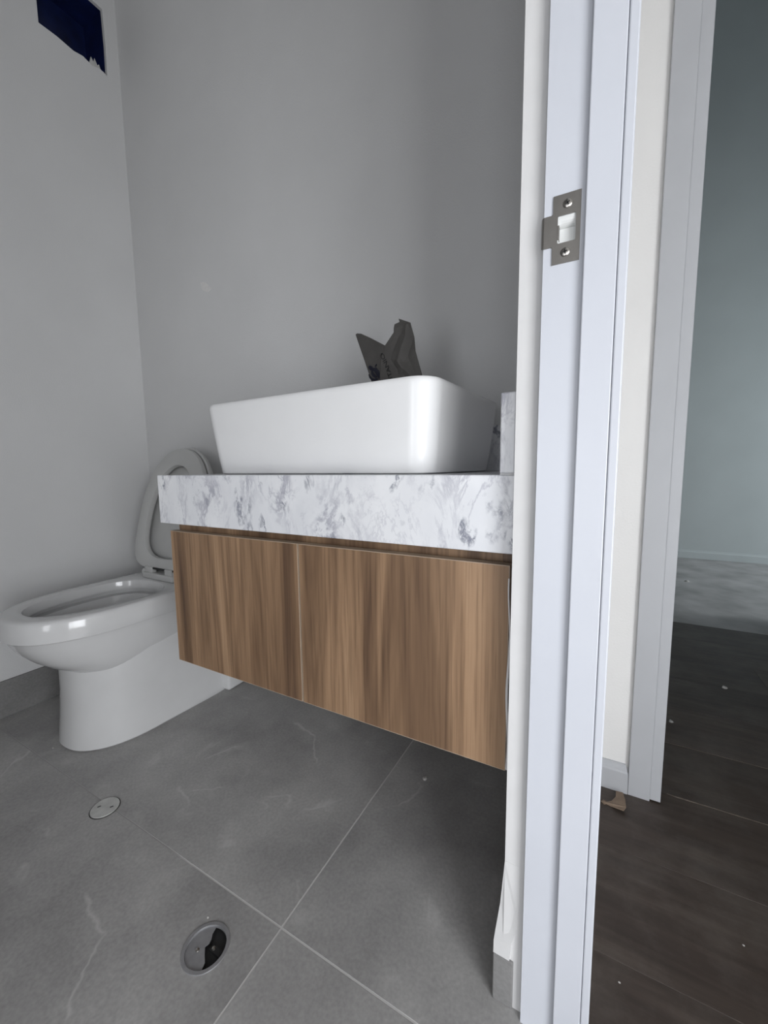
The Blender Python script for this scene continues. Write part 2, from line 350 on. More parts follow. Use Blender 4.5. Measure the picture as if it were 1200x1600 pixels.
wb = box('wall_back', XL-0.1, XH-0.0005, YB, YB+0.05, 0, ZC, 'wall')
struct(wb, 'grey painted back wall behind the basin', 'wall')
prism('filler_spot', [(-1.285+0.026*math.cos(a)*(1+0.25*math.sin(3*a))+0.006*math.sin(a), 1.449-0.016*math.cos(a)+0.012*math.sin(a)) for a in [i*math.pi/10 for i in range(20)]], [], YB-0.0006, YB+0.001, lambda u, v, t: (u, t, v), 'filler', wb)
struct(multi('wall_front', [(XL-0.1, -0.56, YF-0.1, YF, 0, ZC), (-0.16, XW, YF-0.1, YF, 0, ZC), (-0.56, -0.16, YF-0.1, YF, 0, 0.25), (-0.56, -0.16, YF-0.1, YF, 1.25, ZC)], 'wall'), 'grey painted washroom wall behind the viewpoint', 'wall')
struct(box('ceiling', XL-0.1, 1.2, -2.4, YHALL+0.12, ZC, ZC+0.1, 'ceiling'), 'plain white ceiling over washroom and hall', 'ceiling')

# partition with the doorway, the hall beyond
DOOR0, DOOR1, DOORZ = -0.29, YE, 2.12
wr = multi('wall_right', [(XW, XH, DOOR1, YB, 0, ZC), (XW, XH, -2.2, DOOR0, 0, ZC), (XW, XH, DOOR0, DOOR1, DOORZ, ZC)], 'plaster')
struct(wr, 'white plastered partition end between vanity and door frame', 'wall')
# plaster lump thickening over the tile skirting at the partition's end
lump = loft('plaster_lump', [
    [(XW-0.000, YE-0.0005, 0.235), (XW+0.019, YE-0.0005, 0.235), (XW+0.019, YE+0.02, 0.235), (XW, YE+0.02, 0.235)],
    [(XW-0.006, YE+0.003, 0.16), (XW+0.019, YE-0.0006, 0.16), (XW+0.019, YE+0.05, 0.16), (XW-0.006, YE+0.05, 0.16)],
    [(XW-0.012, YE+0.002, 0.112), (XW+0.017, YE-0.001, 0.125), (XW+0.019, YE+0.05, 0.12), (XW-0.012, YE+0.05, 0.115)],
    [(XW-0.0135, YE-0.001, 0.098), (XW+0.012, YE-0.0035, 0.108), (XW+0.018, YE+0.05, 0.10), (XW-0.0135, YE+0.05, 0.10)],
    [(XW-0.0135, YE-0.002, 0.078), (XW+0.010, YE-0.004, 0.080), (XW+0.017, YE+0.05, 0.08), (XW-0.0135, YE+0.05, 0.08)]], 'plaster', wr, smooth=False)
bead_v = []
for k in range(22):
    z = 0.36+k*(0.645-0.36)/21
    xx = -0.1085+0.0016*math.sin(k*0.55)-0.0012*(k/21)
    rr = 0.0019 if k < 15 else 0.0011
    bead_v.append([(xx+rr*math.cos(a), 0.5605+rr*math.sin(a), z) for a in [i*math.pi/3 for i in range(6)]])
loft('filler_bead', bead_v, 'caulk', wr)

# skirtings of the washroom: cut from the floor tile
def skirting(name, boxes, label, mat='tile_skirt'):
    root = multi(name, boxes, mat, bevel=0.0015)
    struct(root, label, 'baseboard'); return root
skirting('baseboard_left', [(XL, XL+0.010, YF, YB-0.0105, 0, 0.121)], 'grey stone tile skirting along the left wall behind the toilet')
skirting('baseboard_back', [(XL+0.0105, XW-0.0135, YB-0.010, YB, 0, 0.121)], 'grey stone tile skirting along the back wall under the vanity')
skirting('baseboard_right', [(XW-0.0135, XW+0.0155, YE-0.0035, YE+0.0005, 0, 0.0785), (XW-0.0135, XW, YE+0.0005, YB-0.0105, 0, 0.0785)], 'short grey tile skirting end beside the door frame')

# floor: grout bed, then each tile a piece with bevelled edges (1.2 x 0.6 m)
DR1, DR1R = (-0.556, 0.373), 0.036
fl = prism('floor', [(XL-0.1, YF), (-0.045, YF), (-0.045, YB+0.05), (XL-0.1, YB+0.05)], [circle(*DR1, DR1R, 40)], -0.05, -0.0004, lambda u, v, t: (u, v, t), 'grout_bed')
struct(fl, 'washroom floor of large grey stone tiles', 'floor')
DR2, DR2R = (-1.013, 0.447), 0.030
xs = [XL, -0.464, -0.047]; ys = [YF, -0.745, -0.145, 0.455, YB]
g = 0.0013
for i in range(2):
    for j in range(4):
        x0, x1, y0, y1 = xs[i]+g, xs[i+1]-g, ys[j]+g, ys[j+1]-g
        holes = []
        if x0 < DR1[0] < x1 and y0 < DR1[1] < y1: holes = [circle(*DR1, DR1R, 40)]
        if holes:
            prism('tile', [(x0, y0), (x1, y0), (x1, y1), (x0, y1)], holes, -0.02, 0.0, lambda u, v, t: (u, v, t), 'tile', fl)
        else:
            box('tile', x0, x1, y0, y1, -0.012, 0.0, 'tile', fl, bevel=0.0006, seg=1)

# ------------------------------------------------------------------ setting: door frame of the washroom
LY = 0.528                                 # face of the lining
SY = 0.5205                                 # face of the door stop
LX0 = -0.0745; SX0 = -0.0313
PZ0, PZ1 = 1.0293, 1.1026                  # strike plate
PX0, PX1 = -0.0650, -0.0362
HX0, HX1, HZ0, HZ1 = -0.0596, -0.0409, 1.0513, 1.0806
d1 = empty('door_1', (-0.03, 0.5, 0)); struct(d1, 'white painted door frame with rebate and stop at the washroom doorway', 'door frame')
xzy = lambda u, v, t: (u, t, v)
prism('jamb_lining', [(LX0, 0), (XH-0.0003, 0), (XH-0.0003, 2.10), (LX0, 2.10)], [rrect((HX0+HX1)/2, (HZ0+HZ1)/2, HX1-HX0, HZ1-HZ0, 0.002, 3)], LY, YE, xzy, 'trim', d1)
box('door_stop', SX0, XH-0.0004, SY, LY, 0, 2.088, 'trim', d1, bevel=0.0012)
box('casing', XH, 0.0115, SY-0.0005, SY+0.066, 0, 2.16, 'trim', d1, bevel=0.0015)
box('jamb_lining', LX0, XH-0.0003, DOOR0, DOOR0+0.012, 0, 2.10, 'trim', d1)
box('door_stop', SX0, XH-0.0004, DOOR0+0.012, DOOR0+0.024, 0, 2.088, 'trim', d1, bevel=0.0012)
box('casing', XH, 0.0115, DOOR0+0.024-0.066, DOOR0+0.0245, 0, 2.16, 'trim', d1, bevel=0.0015)
box('head_lining', LX0, XH-0.0003, DOOR0, YE, 2.10, 2.115, 'trim', d1)
box('head_stop', SX0, XH-0.0004, DOOR0+0.012, LY, 2.088, 2.10, 'trim', d1, bevel=0.0012)
box('head_casing', XH, 0.0115, DOOR0+0.025, SY-0.001, 2.087, 2.16, 'trim', d1, bevel=0.0015)

# ------------------------------------------------------------------ setting: hall and far room
D2X0, D2X1 = 0.147, 0.96
wh = multi('wall_hall', [(XH-0.2, D2X0-0.015, YHALL, YHALL+0.12, 0, ZC), (D2X1, 1.12, YHALL, YHALL+0.12, 0, ZC), (D2X0-0.015, D2X1, YHALL, YHALL+0.12, 2.12, ZC)], 'wall_hall')
struct(wh, 'off-white narrow hall wall between the two door frames', 'wall')
struct(multi('wall_hall_side', [(1.02, 1.12, -2.3, -1.35, 0, ZC), (1.02, 1.12, -0.05, YHALL, 0, ZC), (1.02, 1.12, -1.35, -0.05, 1.34, ZC), (1.02, 1.12, -1.35, -0.05, 0, 0.06)], 'wall_hall'), 'off-white hall wall holding the assumed low window', 'wall')  # opening made for the assumed side window
struct(multi('wall_hall_end', [(XW, 0.25, -2.3, -2.2, 0, ZC), (0.95, 1.02, -2.3, -2.2, 0, ZC), (0.25, 0.95, -2.3, -2.2, 1.34, ZC), (0.25, 0.95, -2.3, -2.2, 0, 0.06)], 'wall_hall'), 'off-white hall wall behind the viewpoint', 'wall')
win = empty('assumed_window_3', (-0.36, YF-0.02, 0.25)); struct(win, 'assumed narrow grey-framed washroom window behind the viewpoint', 'window')  # unseen window, added as the source of the washroom's front light
for (x0, x1, z0, z1) in ((-0.56, -0.545, 0.25, 1.25), (-0.175, -0.16, 0.25, 1.25), (-0.545, -0.175, 0.25, 0.265), (-0.545, -0.175, 1.235, 1.25)):
    box('assumed_window_frame', x0, x1, YF-0.05, YF-0.02, z0, z1, 'frame', win)
win = empty('assumed_window_1', (1.06, -0.70, 0.06)); struct(win, 'assumed low grey-framed window in the hall side wall', 'window')  # unseen window, assumed and placed to fit the light in the doorway
for (y0, y1, z0, z1) in ((-1.35, -1.32, 0.06, 1.34), (-0.08, -0.05, 0.06, 1.34), (-1.32, -0.08, 0.06, 0.09), (-1.32, -0.08, 1.31, 1.34), (-0.715, -0.685, 0.09, 1.31)):
    box('assumed_window_frame', 1.03, 1.06, y0, y1, z0, z1, 'frame', win)
win = empty('assumed_window_2', (0.60, -2.22, 0.06)); struct(win, 'assumed low grey-framed window at the end of the hall', 'window')  # unseen end window, assumed as a second hall light source
for (x0, x1, z0, z1) in ((0.25, 0.28, 0.06, 1.34), (0.92, 0.95, 0.06, 1.34), (0.28, 0.92, 0.06, 0.09), (0.28, 0.92, 1.31, 1.34)):
    box('assumed_window_frame', x0, x1, -2.25, -2.22, z0, z1, 'frame', win)
d2 = empty('door_2', (0.12, YHALL, 0)); struct(d2, 'white casing of the second doorway opening to the far room', 'door frame')
box('casing', 0.0805, 0.1255, YHALL-0.012, YHALL, 0, 2.18, 'trim2', d2, bevel=0.0015)
box('jamb_lining', 0.1255, 0.1475, YHALL-0.0085, YHALL+0.13, 0.0035, 2.10, 'trim2', d2, bevel=0.0012)
box('jamb_lining', D2X1-0.015, D2X1, YHALL-0.006, YHALL+0.125, 0, 2.10, 'trim2', d2)
box('casing', D2X1-0.005, D2X1+0.06, YHALL-0.012, YHALL-0.0065, 0, 2.18, 'trim2', d2)
box('head_lining', 0.148, D2X1-0.016, YHALL-0.006, YHALL+0.125, 2.10, 2.118, 'trim2', d2)
# moulded skirting on the hall wall: tall flat with a curved top
prof = [(0, 0), (-0.012, 0), (-0.012, 0.052), (-0.0105, 0.056), (-0.006, 0.060), (-0.0045, 0.066), (-0.004, 0.070), (0, 0.0705)]
def moulded(name, x0, x1, yw, mat, label, s=1.0, end=0.0):
    v = [(x0, yw+p[0]*s, p[1]*s) for p in prof]+[(x1-end*max(0, p[1]-0.05)/0.02, yw+p[0]*s, p[1]*s) for p in prof]
    n = len(prof)
    f = [tuple(range(n)), tuple(range(n, 2*n))[::-1]]+[(i, (i+1) % n, (i+1) % n+n, i+n) for i in range(n)]
    return struct(mesh(name, v, f, mat, None), label, 'baseboard')
moulded('baseboard_hall', XH, 0.0803, YHALL, 'trim2', 'short white moulded skirting beside the second door casing', end=0.006)
moulded('baseboard_far', 0.0, 3.0, YFAR, 'wall_far', 'low pale skirting along the far room wall', s=1.02)

struct(box('wall_far', -1.1, 3.2, YFAR, YFAR+0.1, 0, 4.9, 'wall_far'), 'tall blue-grey wall at the back of the far room', 'wall')
struct(box('wall_far_left', -1.1, -1.0, YHALL+0.12, YFAR, 0, 4.9, 'wall_far'), 'blue-grey side wall of the far room', 'wall')
struct(box('wall_far_blocker', 0.84, 3.0, 2.60, 2.70, 0, 4.9, 'wall_far'), 'unseen blue-grey wall added to shade the nearer far-room floor', 'wall')  # unseen wall, added to keep the far window's light off the nearer floor
struct(multi('wall_far_right', [(3.0, 3.2, YHALL+0.12, 2.8, 0, 4.9), (3.0, 3.2, 2.8, YFAR, 1.6, 4.9), (3.0, 3.2, 2.8, YFAR, 0, 0.4), (3.0, 3.2, 4.1, YFAR, 0.4, 1.6)], 'wall_far'), 'blue-grey far room wall with an assumed window opening', 'wall')  # opening made for the assumed far window
struct(multi('wall_far_near', [(-1.1, XH-0.2, YHALL+0.05, YHALL+0.12, 0, 4.9), (XH-0.2, 3.2, YHALL+0.02, YHALL+0.12, ZC, 4.9), (1.12, 3.2, YHALL+0.02, YHALL+0.12, 0, ZC)], 'wall_far'), 'blue-grey wall over the second doorway', 'wall')
struct(box('ceiling_far', -1.1, 3.2, YHALL+0.02, YFAR+0.1, 4.9, 5.0, 'ceiling'), 'high ceiling of the far room', 'ceiling')

# boarded floor: rows of planks running along X
fh = box('floor_hall', -1.1, 3.2, -2.3, YFAR, -0.06, -0.010, 'black')
fh.data.materials[0] = M['black']; struct(fh, 'dark wooden plank floor of hall and far room', 'floor')
PW = 0.2215
k0 = -21
rows = [(1.12+PW*k, 1.12+PW*(k+1)) for k in range(-8, 6)]
for r_, (y0, y1) in enumerate(rows):
    if y0 >= YFAR: break
    y1 = min(y1, YFAR)
    far = y0 >= 1.1
    xa, xb = (-1.0, 3.0) if far else (-0.044, 1.02)
    x = xa - [0.25, 0.75, 0.1, 0.55, 0.4, 0.9][r_ % 6]
    while x < xb:
        p0, p1 = max(x, xa), min(x+1.22, xb)
        lo = far and y0 < 1.2
        if p1-p0 > 0.02:
            box('plank', p0+0.0002, p1-0.0002, y0+0.0002, y1-0.0002, -0.010, 0.0 if not lo else -0.0012, 'plank', fh, bevel=0.0005, seg=1)
        x += 1.22
box('plank', -0.044, 1.02, -2.2, 1.12-PW*8-0.001, -0.010, 0.0, 'plank', fh)
struct(box('floor_far', -1.0, 3.0, 1.12+PW*6, YFAR, -0.010, 0.0015, 'grey_far', None, bevel=0.001, seg=1), 'lighter grey floor before the far wall', 'floor')  # lighter grey floor from the last plank row to the far wall
# chipped pale edge of the board at the second doorway
chip_v = [(0.165, 1.1198), (0.18, 1.1165), (0.21, 1.1172), (0.25, 1.1188), (0.30, 1.1180), (0.34, 1.1195), (0.42, 1.1192), (0.5, 1.1197), (0.5, 1.1208), (0.36, 1.1206), (0.27, 1.1208), (0.23, 1.1205), (0.18, 1.1207), (0.165, 1.1202)]
prism('chipped_edge', chip_v, [], -0.004, 0.0006, lambda u, v, t: (u, v, t), 'raw_board', fh)

# ------------------------------------------------------------------ vanity cabinet
YV, YD = 0.566, 0.572
CX0, CX1 = -0.905, -0.1065
CZ0, CZ1 = 0.678, 0.788
van = empty('vanity_cabinet', (-0.5, 0.8, 0.349))
tag(van, 'wall-hung walnut vanity cabinet with two flat doors under the marble top', 'cabinet')
KX0, KX1, KZ0, KZ1 = -0.882, -0.1115, 0.350, CZ0-0.0006
t = 0.016; YC = 0.5975
multi('carcass', [(KX0, KX0+t, YC, YB-0.012, KZ0, KZ1), (KX1-t, KX1, YC, YB-0.012, KZ0, KZ1), (KX0+t, KX1-t, YC, YB-0.012, KZ0, KZ0+t), (KX0+t, KX1-t, YB-0.020, YB-0.012, KZ0+t, KZ1)], 'walnut_carcass', van)
box('top_rail', KX0+t, KX1-t, YC-0.0005, YC+0.018, KZ1-0.07, KZ1, 'walnut_carcass', van, bevel=0.0008)
box('scribe_strip', KX1, KX1+0.003, YC-0.008, YC+0.02, KZ0+0.015, KZ1, 'walnut_carcass', van)
DXa, DXm, DXb = -0.8785, -0.4985, -0.1125
for (a, b) in ((DXa, DXm-0.0012), (DXm+0.0012, DXb)):
    z0, z1 = 0.3475, 0.6605
    e = 0.0011
    dr = box('cabinet_door', a+e, b-e, YD, YD+0.0185, z0+e, z1-e, 'walnut', van)
    multi('edge_band', [(a, a+e, YD+0.0002, YD+0.0185, z0, z1), (b-e, b, YD+0.0002, YD+0.0185, z0, z1), (a+e, b-e, YD+0.0002, YD+0.0185, z0, z0+e), (a+e, b-e, YD+0.0002, YD+0.0185, z1-e, z1)], 'edge', dr)

# ------------------------------------------------------------------ marble top with splashes
ct = empty('countertop', (-0.5, 0.8, CZ0))
tag(ct, 'thick white marble countertop with grey veins and low splashbacks', 'countertop')
box('slab', CX0, CX1, YV, YB-0.0005, CZ0, CZ1, 'marble', ct, bevel=0.0015)
box('backsplash', CX0, CX1-0.023, YB-0.020, YB-0.0005, CZ1+0.0004, 0.9005, 'marble', ct, bevel=0.0012)
box('side_splash', CX1-0.022, CX1-0.001, YV+0.0005, YB-0.0005, CZ1+0.0018, 0.899, 'marble', ct, bevel=0.0022)
box('joint', CX1-0.0215, CX1-0.0015, YV+0.0018, YB-0.002, CZ1+0.0002, CZ1+0.0019, 'caulk', ct)

# ------------------------------------------------------------------ vessel basin, turned a few degrees on the top
BZ, BT = CZ1+0.0006, 0.9455
ang = math.radians(-3.0)
bcx, bcy = -0.5230, 0.8080
def brect(w_, d, r, z, n=8):
    out = []
    for (x, y) in rrect(0, 0, w_, d, r, n):
        out.append((bcx+x*math.cos(ang)-y*math.sin(ang), bcy+x*math.sin(ang)+y*math.cos(ang), z))
    return out
W0, W1, D0, D1 = 0.550, 0.582, 0.350, 0.386
bl = []
bl.append(brect(W0-0.012, D0-0.012, 0.034, BZ))
bl.append(brect(W0-0.002, D0-0.002, 0.038, BZ+0.002))
bl.append(brect(W0+0.001, D0+0.001, 0.040, BZ+0.006))
for k in range(1, 7):
    f_ = k/6
    bl.append(brect(W0+(W1-W0)*(0.35*f_+0.65*f_**0.8), D0+(D1-D0)*(0.35*f_+0.65*f_**0.8), 0.040+0.004*f_, BZ+0.006+(BT-0.011-BZ-0.006)*f_))
for (ins, dz) in ((0.001, -0.006), (0.004, -0.002), (0.009, 0.0), (0.016, -0.001), (0.022, -0.005), (0.026, -0.012)):
    bl.append(brect(W1-ins, D1-ins, 0.044-ins*0.4, BT+dz))
for k in range(1, 6):
    f_ = k/5
    bl.append(brect(W1-0.026-0.05*f_**1.5, D1-0.026-0.05*f_**1.5, 0.034+0.01*f_, BT-0.012-(BT-0.012-BZ-0.022)*f_))
bl.append(brect(W1-0.14, D1-0.14, 0.06, BZ+0.016))
bs = empty('vessel_basin', (bcx, bcy, BZ)); tag(bs, 'white ceramic rectangular vessel basin on the marble top', 'basin')
loft('basin_shell', bl, 'ceramic', bs)
prism('waste_plug', circle(bcx, bcy, 0.03, 24), [], BZ+0.016, BZ+0.019, lambda u, v, t: (u, v, t), 'steel', bs)

# ------------------------------------------------------------------ toilet
TX = -1.346
toi = empty('toilet', (TX, 0.75, 0)); tag(toi, 'white ceramic floor-standing toilet with raised seat and lid', 'toilet')
def dloop(front, back, hw, z, pf=2.2, pb=5.0, mid=None, n=56, wb=None):
    if mid is None: mid = front+min(0.24, (back-front)*0.55)
    out = []
    for i in range(n):
        a = 2*math.pi*i/n
        c, s = math.cos(a), math.sin(a)
        if s < 0:
            x = hw*math.copysign(abs(c)**(2/pf), c); y = mid-(mid-front)*abs(s)**(2/pf)
        else:
            x = hw*math.copysign(abs(c)**(2/pb), c); y = mid+(back-mid)*abs(s)**(2/pb)
            if wb: x *= 1+(wb/hw-1)*min(1, (y-mid)/(back-mid))
        out.append((TX+x, y, z))
    return out
# pedestal
ped = []
for (z, fr, hw, wb, pf) in ((0.0, 0.512, 0.147, 0.162, 2.35), (0.004, 0.506, 0.150, 0.164, 2.35), (0.02, 0.508, 0.148, 0.163, 2.35), (0.08, 0.514, 0.146, 0.162, 2.3), (0.16, 0.521, 0.145, 0.162, 2.3), (0.22, 0.522, 0.146, 0.163, 2.3), (0.27, 0.522, 0.147, 0.164, 2.3), (0.34, 0.53, 0.148, 0.160, 2.3)):
    ped.append(dloop(fr, 0.985, hw, z, pf=pf, pb=9, mid=0.72, wb=wb))
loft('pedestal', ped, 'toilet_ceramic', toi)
# heel of the pedestal against the wall
mesh('heel', bv(TX-0.186, TX+0.186, 0.935, YB-0.012, 0, 0.30), BF, 'toilet_ceramic', toi, bevel=0.012, seg=3, smooth=True)
# bowl with rim
RZ = 0.42
bw = []
for (z, fr, hw) in ((0.19, 0.60, 0.10), (0.225, 0.535, 0.127), (0.255, 0.49, 0.143), (0.285, 0.455, 0.153), (0.315, 0.430, 0.160), (0.340, 0.416, 0.165), (0.356, 0.410, 0.168), (0.3585, 0.4085, 0.169), (0.3600, 0.4010, 0.1755), (0.3635, 0.398, 0.178), (0.385, 0.398, 0.1775), (0.408, 0.400, 0.1765), (0.4145, 0.4025, 0.1745), (0.4185, 0.407, 0.171), (0.42, 0.414, 0.166)):
    bw.append(dloop(fr, 1.015 if z > 0.3 else 0.95, hw, z, pf=2.35, pb=7, mid=0.66))
for (z, fr, bk, hw) in ((0.42, 0.444, 0.815, 0.136), (0.417, 0.450, 0.808, 0.130), (0.408, 0.452, 0.805, 0.128), (0.391, 0.453, 0.803, 0.127), (0.389, 0.432, 0.822, 0.150), (0.374, 0.434, 0.82, 0.149), (0.371, 0.452, 0.804, 0.128), (0.34, 0.46, 0.78, 0.122), (0.30, 0.50, 0.74, 0.098), (0.26, 0.55, 0.70, 0.07), (0.24, 0.58, 0.68, 0.05)):
    bw.append(dloop(fr, bk, hw, z, pf=2.2, pb=2.6, mid=0.66))
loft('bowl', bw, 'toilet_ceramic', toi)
# raised seat ring and lid: flat outlines swung up about the hinge
HY, HZ, tilt = 0.826, 0.452, math.radians(14.5)
def swing(off):
    c, s = math.cos(tilt), math.sin(tilt)
    def f(u, v, t_):           # u across, v up along the lid, t_ towards the back
        q = t_+off
        return (TX+u, HY+v*s+q*c, HZ+v*c-q*s)
    return f
def seat_outline(hw, L_, ins, n=52, bot=0.0, pb=4.5, pf=2.15, vm=0.19):
    out = []
    for i in range(n):
        a = 2*math.pi*i/n
        c, s = math.cos(a), math.sin(a)
        if s > 0:
            out.append((hw*math.copysign(abs(c)**(2/pf), c), vm+(L_-vm)*abs(s)**(2/pf)))
        else:
            out.append((hw*math.copysign(abs(c)**(2/pb), c), vm-(vm-bot)*abs(s)**(2/pb)))
    return out
so = seat_outline(0.179, 0.440, 0, bot=0.0)
si = seat_outline(0.124, 0.376, 0, bot=0.042, pb=2.6, vm=0.16)
def ring(name, outer, inner, th, f, mat, parent, r=0.005):
    n = len(outer)
    co = (0.0, 0.20)
    def sc(lp, k): return [(co[0]+(x-co[0])*k, co[1]+(y-co[1])*k) for x, y in lp]
    seq = [(sc(outer, 1-0.030), 0.0), (sc(outer, 1-0.008), 0.0025), (outer, 0.008), (outer, th-0.004), (sc(outer, 1-0.02), th), (sc(inner, 1.02), th), (inner, th-0.004), (inner, 0.008), (sc(inner, 1.012), 0.002), (sc(inner, 1.05), 0.0)]
    v = [f(x, y, t_) for lp, t_ in seq for (x, y) in lp]
    k = len(seq); fc = []
    for a in range(k):
        b_ = (a+1) % k
        for i in range(n):
            j = (i+1) % n
            fc.append((a*n+i, a*n+j, b_*n+j, b_*n+i))
    return mesh(name, v, fc, mat, parent, smooth=True)
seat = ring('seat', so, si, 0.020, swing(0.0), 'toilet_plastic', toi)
lo_ = seat_outline(0.184, 0.447, 0, bot=-0.004)
fl_ = swing(0.021)
def scl(lp, k): return [(x*k, 0.2+(y-0.2)*k) for x, y in lp]
loft('lid', [[fl_(x, y, t_) for x, y in scl(lo_, k)] for k, t_ in ((0.90, 0.012), (0.93, 0.006), (0.955, 0.001), (0.985, 0.0), (1.0, 0.004), (1.0, 0.014), (0.985, 0.021), (0.93, 0.026), (0.80, 0.029))], 'toilet_plastic', toi)
mesh('hinge', bv(TX-0.085, TX+0.085, HY-0.012, HY+0.034, RZ+0.0005, RZ+0.022), BF, 'toilet_plastic', toi, bevel=0.005, seg=3, smooth=True)
for sx in (-1, 1):
    hv = []
    for k in range(2):
        xx = TX+sx*0.075+sx*(0.028*k)
        hv.append([(xx, HY+0.012+0.0135*math.cos(a), RZ+0.0175+0.0135*math.sin(a)) for a in [i*math.pi/8 for i in range(16)]])
    loft('hinge_barrel', hv, 'toilet_plastic', toi)
    mesh('seat_bumper', bv(TX+sx*0.055-0.02, TX+sx*0.055+0.02, HY-0.006, HY+0.012, HZ-0.012, HZ+0.010), BF, 'toilet_plastic', toi, bevel=0.003, seg=2, smooth=True)
box('hinge_slot', TX-0.075, TX+0.075, HY-0.0025, HY+0.004, HZ+0.002, HZ+0.0085, 'black', seat)

# ------------------------------------------------------------------ strike plate
sp = empty('strike_plate', (-0.05, LY, PZ0)); tag(sp, 'satin nickel strike plate screwed to the white door jamb', 'strike plate')
LZ0, LZ1 = 1.0490, 1.0830
outer = [(PX0, PZ0), (PX1, PZ0), (PX1, PZ1), (PX0, PZ1), (PX0, LZ1+0.0012), (PX0-0.0012, LZ1), (LX0+0.0005, LZ1), (LX0+0.0005, LZ0), (PX0-0.0012, LZ0), (PX0, LZ0-0.0012)]
pl = prism('plate', outer, [rrect((HX0+HX1)/2, (HZ0+HZ1)/2, HX1-HX0, HZ1-HZ0, 0.0015, 3)], LY-0.0014, LY-0.0001, xzy, 'nickel', sp)
# lip curling back over the edge of the lining
lp_ = []
for k in range(6):
    a = math.radians(90*k/5)
    r_o = 0.0032
    xx = LX0+0.0005-r_o*math.sin(a); yy = LY-0.0014+r_o*(1-math.cos(a))
    nx, ny = math.sin(a)*0+math.cos(a)*0, 0
    z_in = 0.0015*(k/5)**2
    lp_.append([(xx, yy, LZ0+z_in), (xx, yy, LZ1-z_in*1.6), (xx+0.0012*math.sin(a), yy+0.0012*math.cos(a), LZ1-z_in*1.6), (xx+0.0012*math.sin(a), yy+0.0012*math.cos(a), LZ0+z_in)])
loft('lip', lp_, 'nickel', sp)
# dust box behind the latch hole, its top curving forward
multi('dust_box', [(HX0, HX1, LY+0.0085, LY+0.0105, HZ0, HZ1), (HX0, HX0+0.0008, LY+0.0003, LY+0.0085, HZ0, HZ1), (HX1-0.0008, HX1, LY+0.0003, LY+0.0085, HZ0, HZ1), (HX0+0.0008, HX1-0.0008, LY+0.0003, LY+0.0085, HZ0, HZ0+0.0008)], 'dustbox', sp)
loft('dust_box_ramp', [[(xx, LY+0.0003+0.0082*(1-math.cos(a)), HZ1-0.0002-0.010*math.sin(a)) for a in [math.radians(90*k/6) for k in range(7)]]+[(xx, LY+0.0085, HZ1-0.0001)] for xx in (HX0+0.0009, HX1-0.0009)], 'dustbox', sp, smooth=False)
box('latch_tab', HX0-0.0002, HX0+0.0016, LY-0.0016, LY+0.006, HZ0+0.0045, HZ0+0.0195, 'nickel', sp, bevel=0.0003, seg=1)
for (sx_, sz_, rr_) in ((-0.0500, 1.0917, 30), (-0.0510, 1.0407, 8)):
    sl = []
    for (rad, dy) in ((0.0050, 0.0), (0.0048, 0.0006), (0.0040, 0.0011), (0.0024, 0.0015), (0.0008, 0.0016)):
        sl.append([(sx_+rad*math.cos(a), LY-0.0014-dy, sz_+rad*math.sin(a)) for a in [i*math.pi/12 for i in range(24)]])
    sc_ = loft('screw', sl, 'screw', sp)
    v, f = [], []
    for rot in (rr_, rr_+90):
        c, s = math.cos(math.radians(rot)), math.sin(math.radians(rot)); n = len(v)
        for (a, b, y) in [(-0.0026, -0.0006, 0), (0.0026, -0.0006, 0), (0.0026, 0.0006, 0), (-0.0026, 0.0006, 0), (-0.0026, -0.0006, 1), (0.0026, -0.0006, 1), (0.0026, 0.0006, 1), (-0.0026, 0.0006, 1)]:
            v.append((sx_+a*c-b*s, LY-0.0014-0.00165+y*0.001, sz_+a*s+b*c))
        f += [tuple(i+n for i in q) for q in BF]
    mesh('screw_slot', v, f, 'black', sc_)

# ------------------------------------------------------------------ floor drains
xy = lambda u, v, t: (u, v, t)
fd = empty('floor_drain', (*DR1, 0)); tag(fd, 'round steel floor drain with half-open dark cover near the tile joint', 'floor drain')
prism('drain_ring', circle(*DR1, DR1R+0.0025, 48), [circle(*DR1, DR1R-0.0035, 48)], -0.004, 0.0018, xy, 'steel', fd, bevel=0.0006)
cup = []
for (rad, z) in ((DR1R-0.0005, -0.001), (DR1R-0.002, -0.02), (DR1R-0.004, -0.034)):
    cup.append([(p[0], p[1], z) for p in circle(*DR1, rad, 40)])
loft('drain_cup', cup[::-1], 'dark', fd, cap0=True, cap1=False)
R_ = DR1R-0.0038
# cover plate filling the side away from the partition, with a wavy cut edge
th0 = math.radians(112); th1 = math.radians(309)
arc = [(DR1[0]+R_*math.cos(th0+(th1-th0)*i/30), DR1[1]+R_*math.sin(th0+(th1-th0)*i/30)) for i in range(31)]
q2 = math.sqrt(0.5)
cut = [(DR1[0]+(e1-e2)*q2, DR1[1]+(e1+e2)*q2) for e1, e2 in ((0.001, -0.020), (-0.001, -0.008), (-0.002, 0.004), (0.004, 0.007), (0.007, 0.013), (0.008, 0.021))]
prism('drain_cover', arc+cut, [], -0.0035, -0.0018, xy, 'steel', fd)
for (dx, dy, dz) in ((-0.011, -0.008, -0.0018), (0.0085, 0.0085, -0.006)):
    sl = [[(p[0], p[1], dz+q) for p in circle(DR1[0]+dx, DR1[1]+dy, rad, 16)] for rad, q in ((0.0034, 0), (0.003, 0.0012), (0.0012, 0.0020))]
    sc_ = loft('screw', sl, 'screw', fd)
box('screw_bridge', DR1[0]+0.002, DR1[0]+0.026, DR1[1]+0.004, DR1[1]+0.013, -0.0100, -0.0062, 'black', fd)

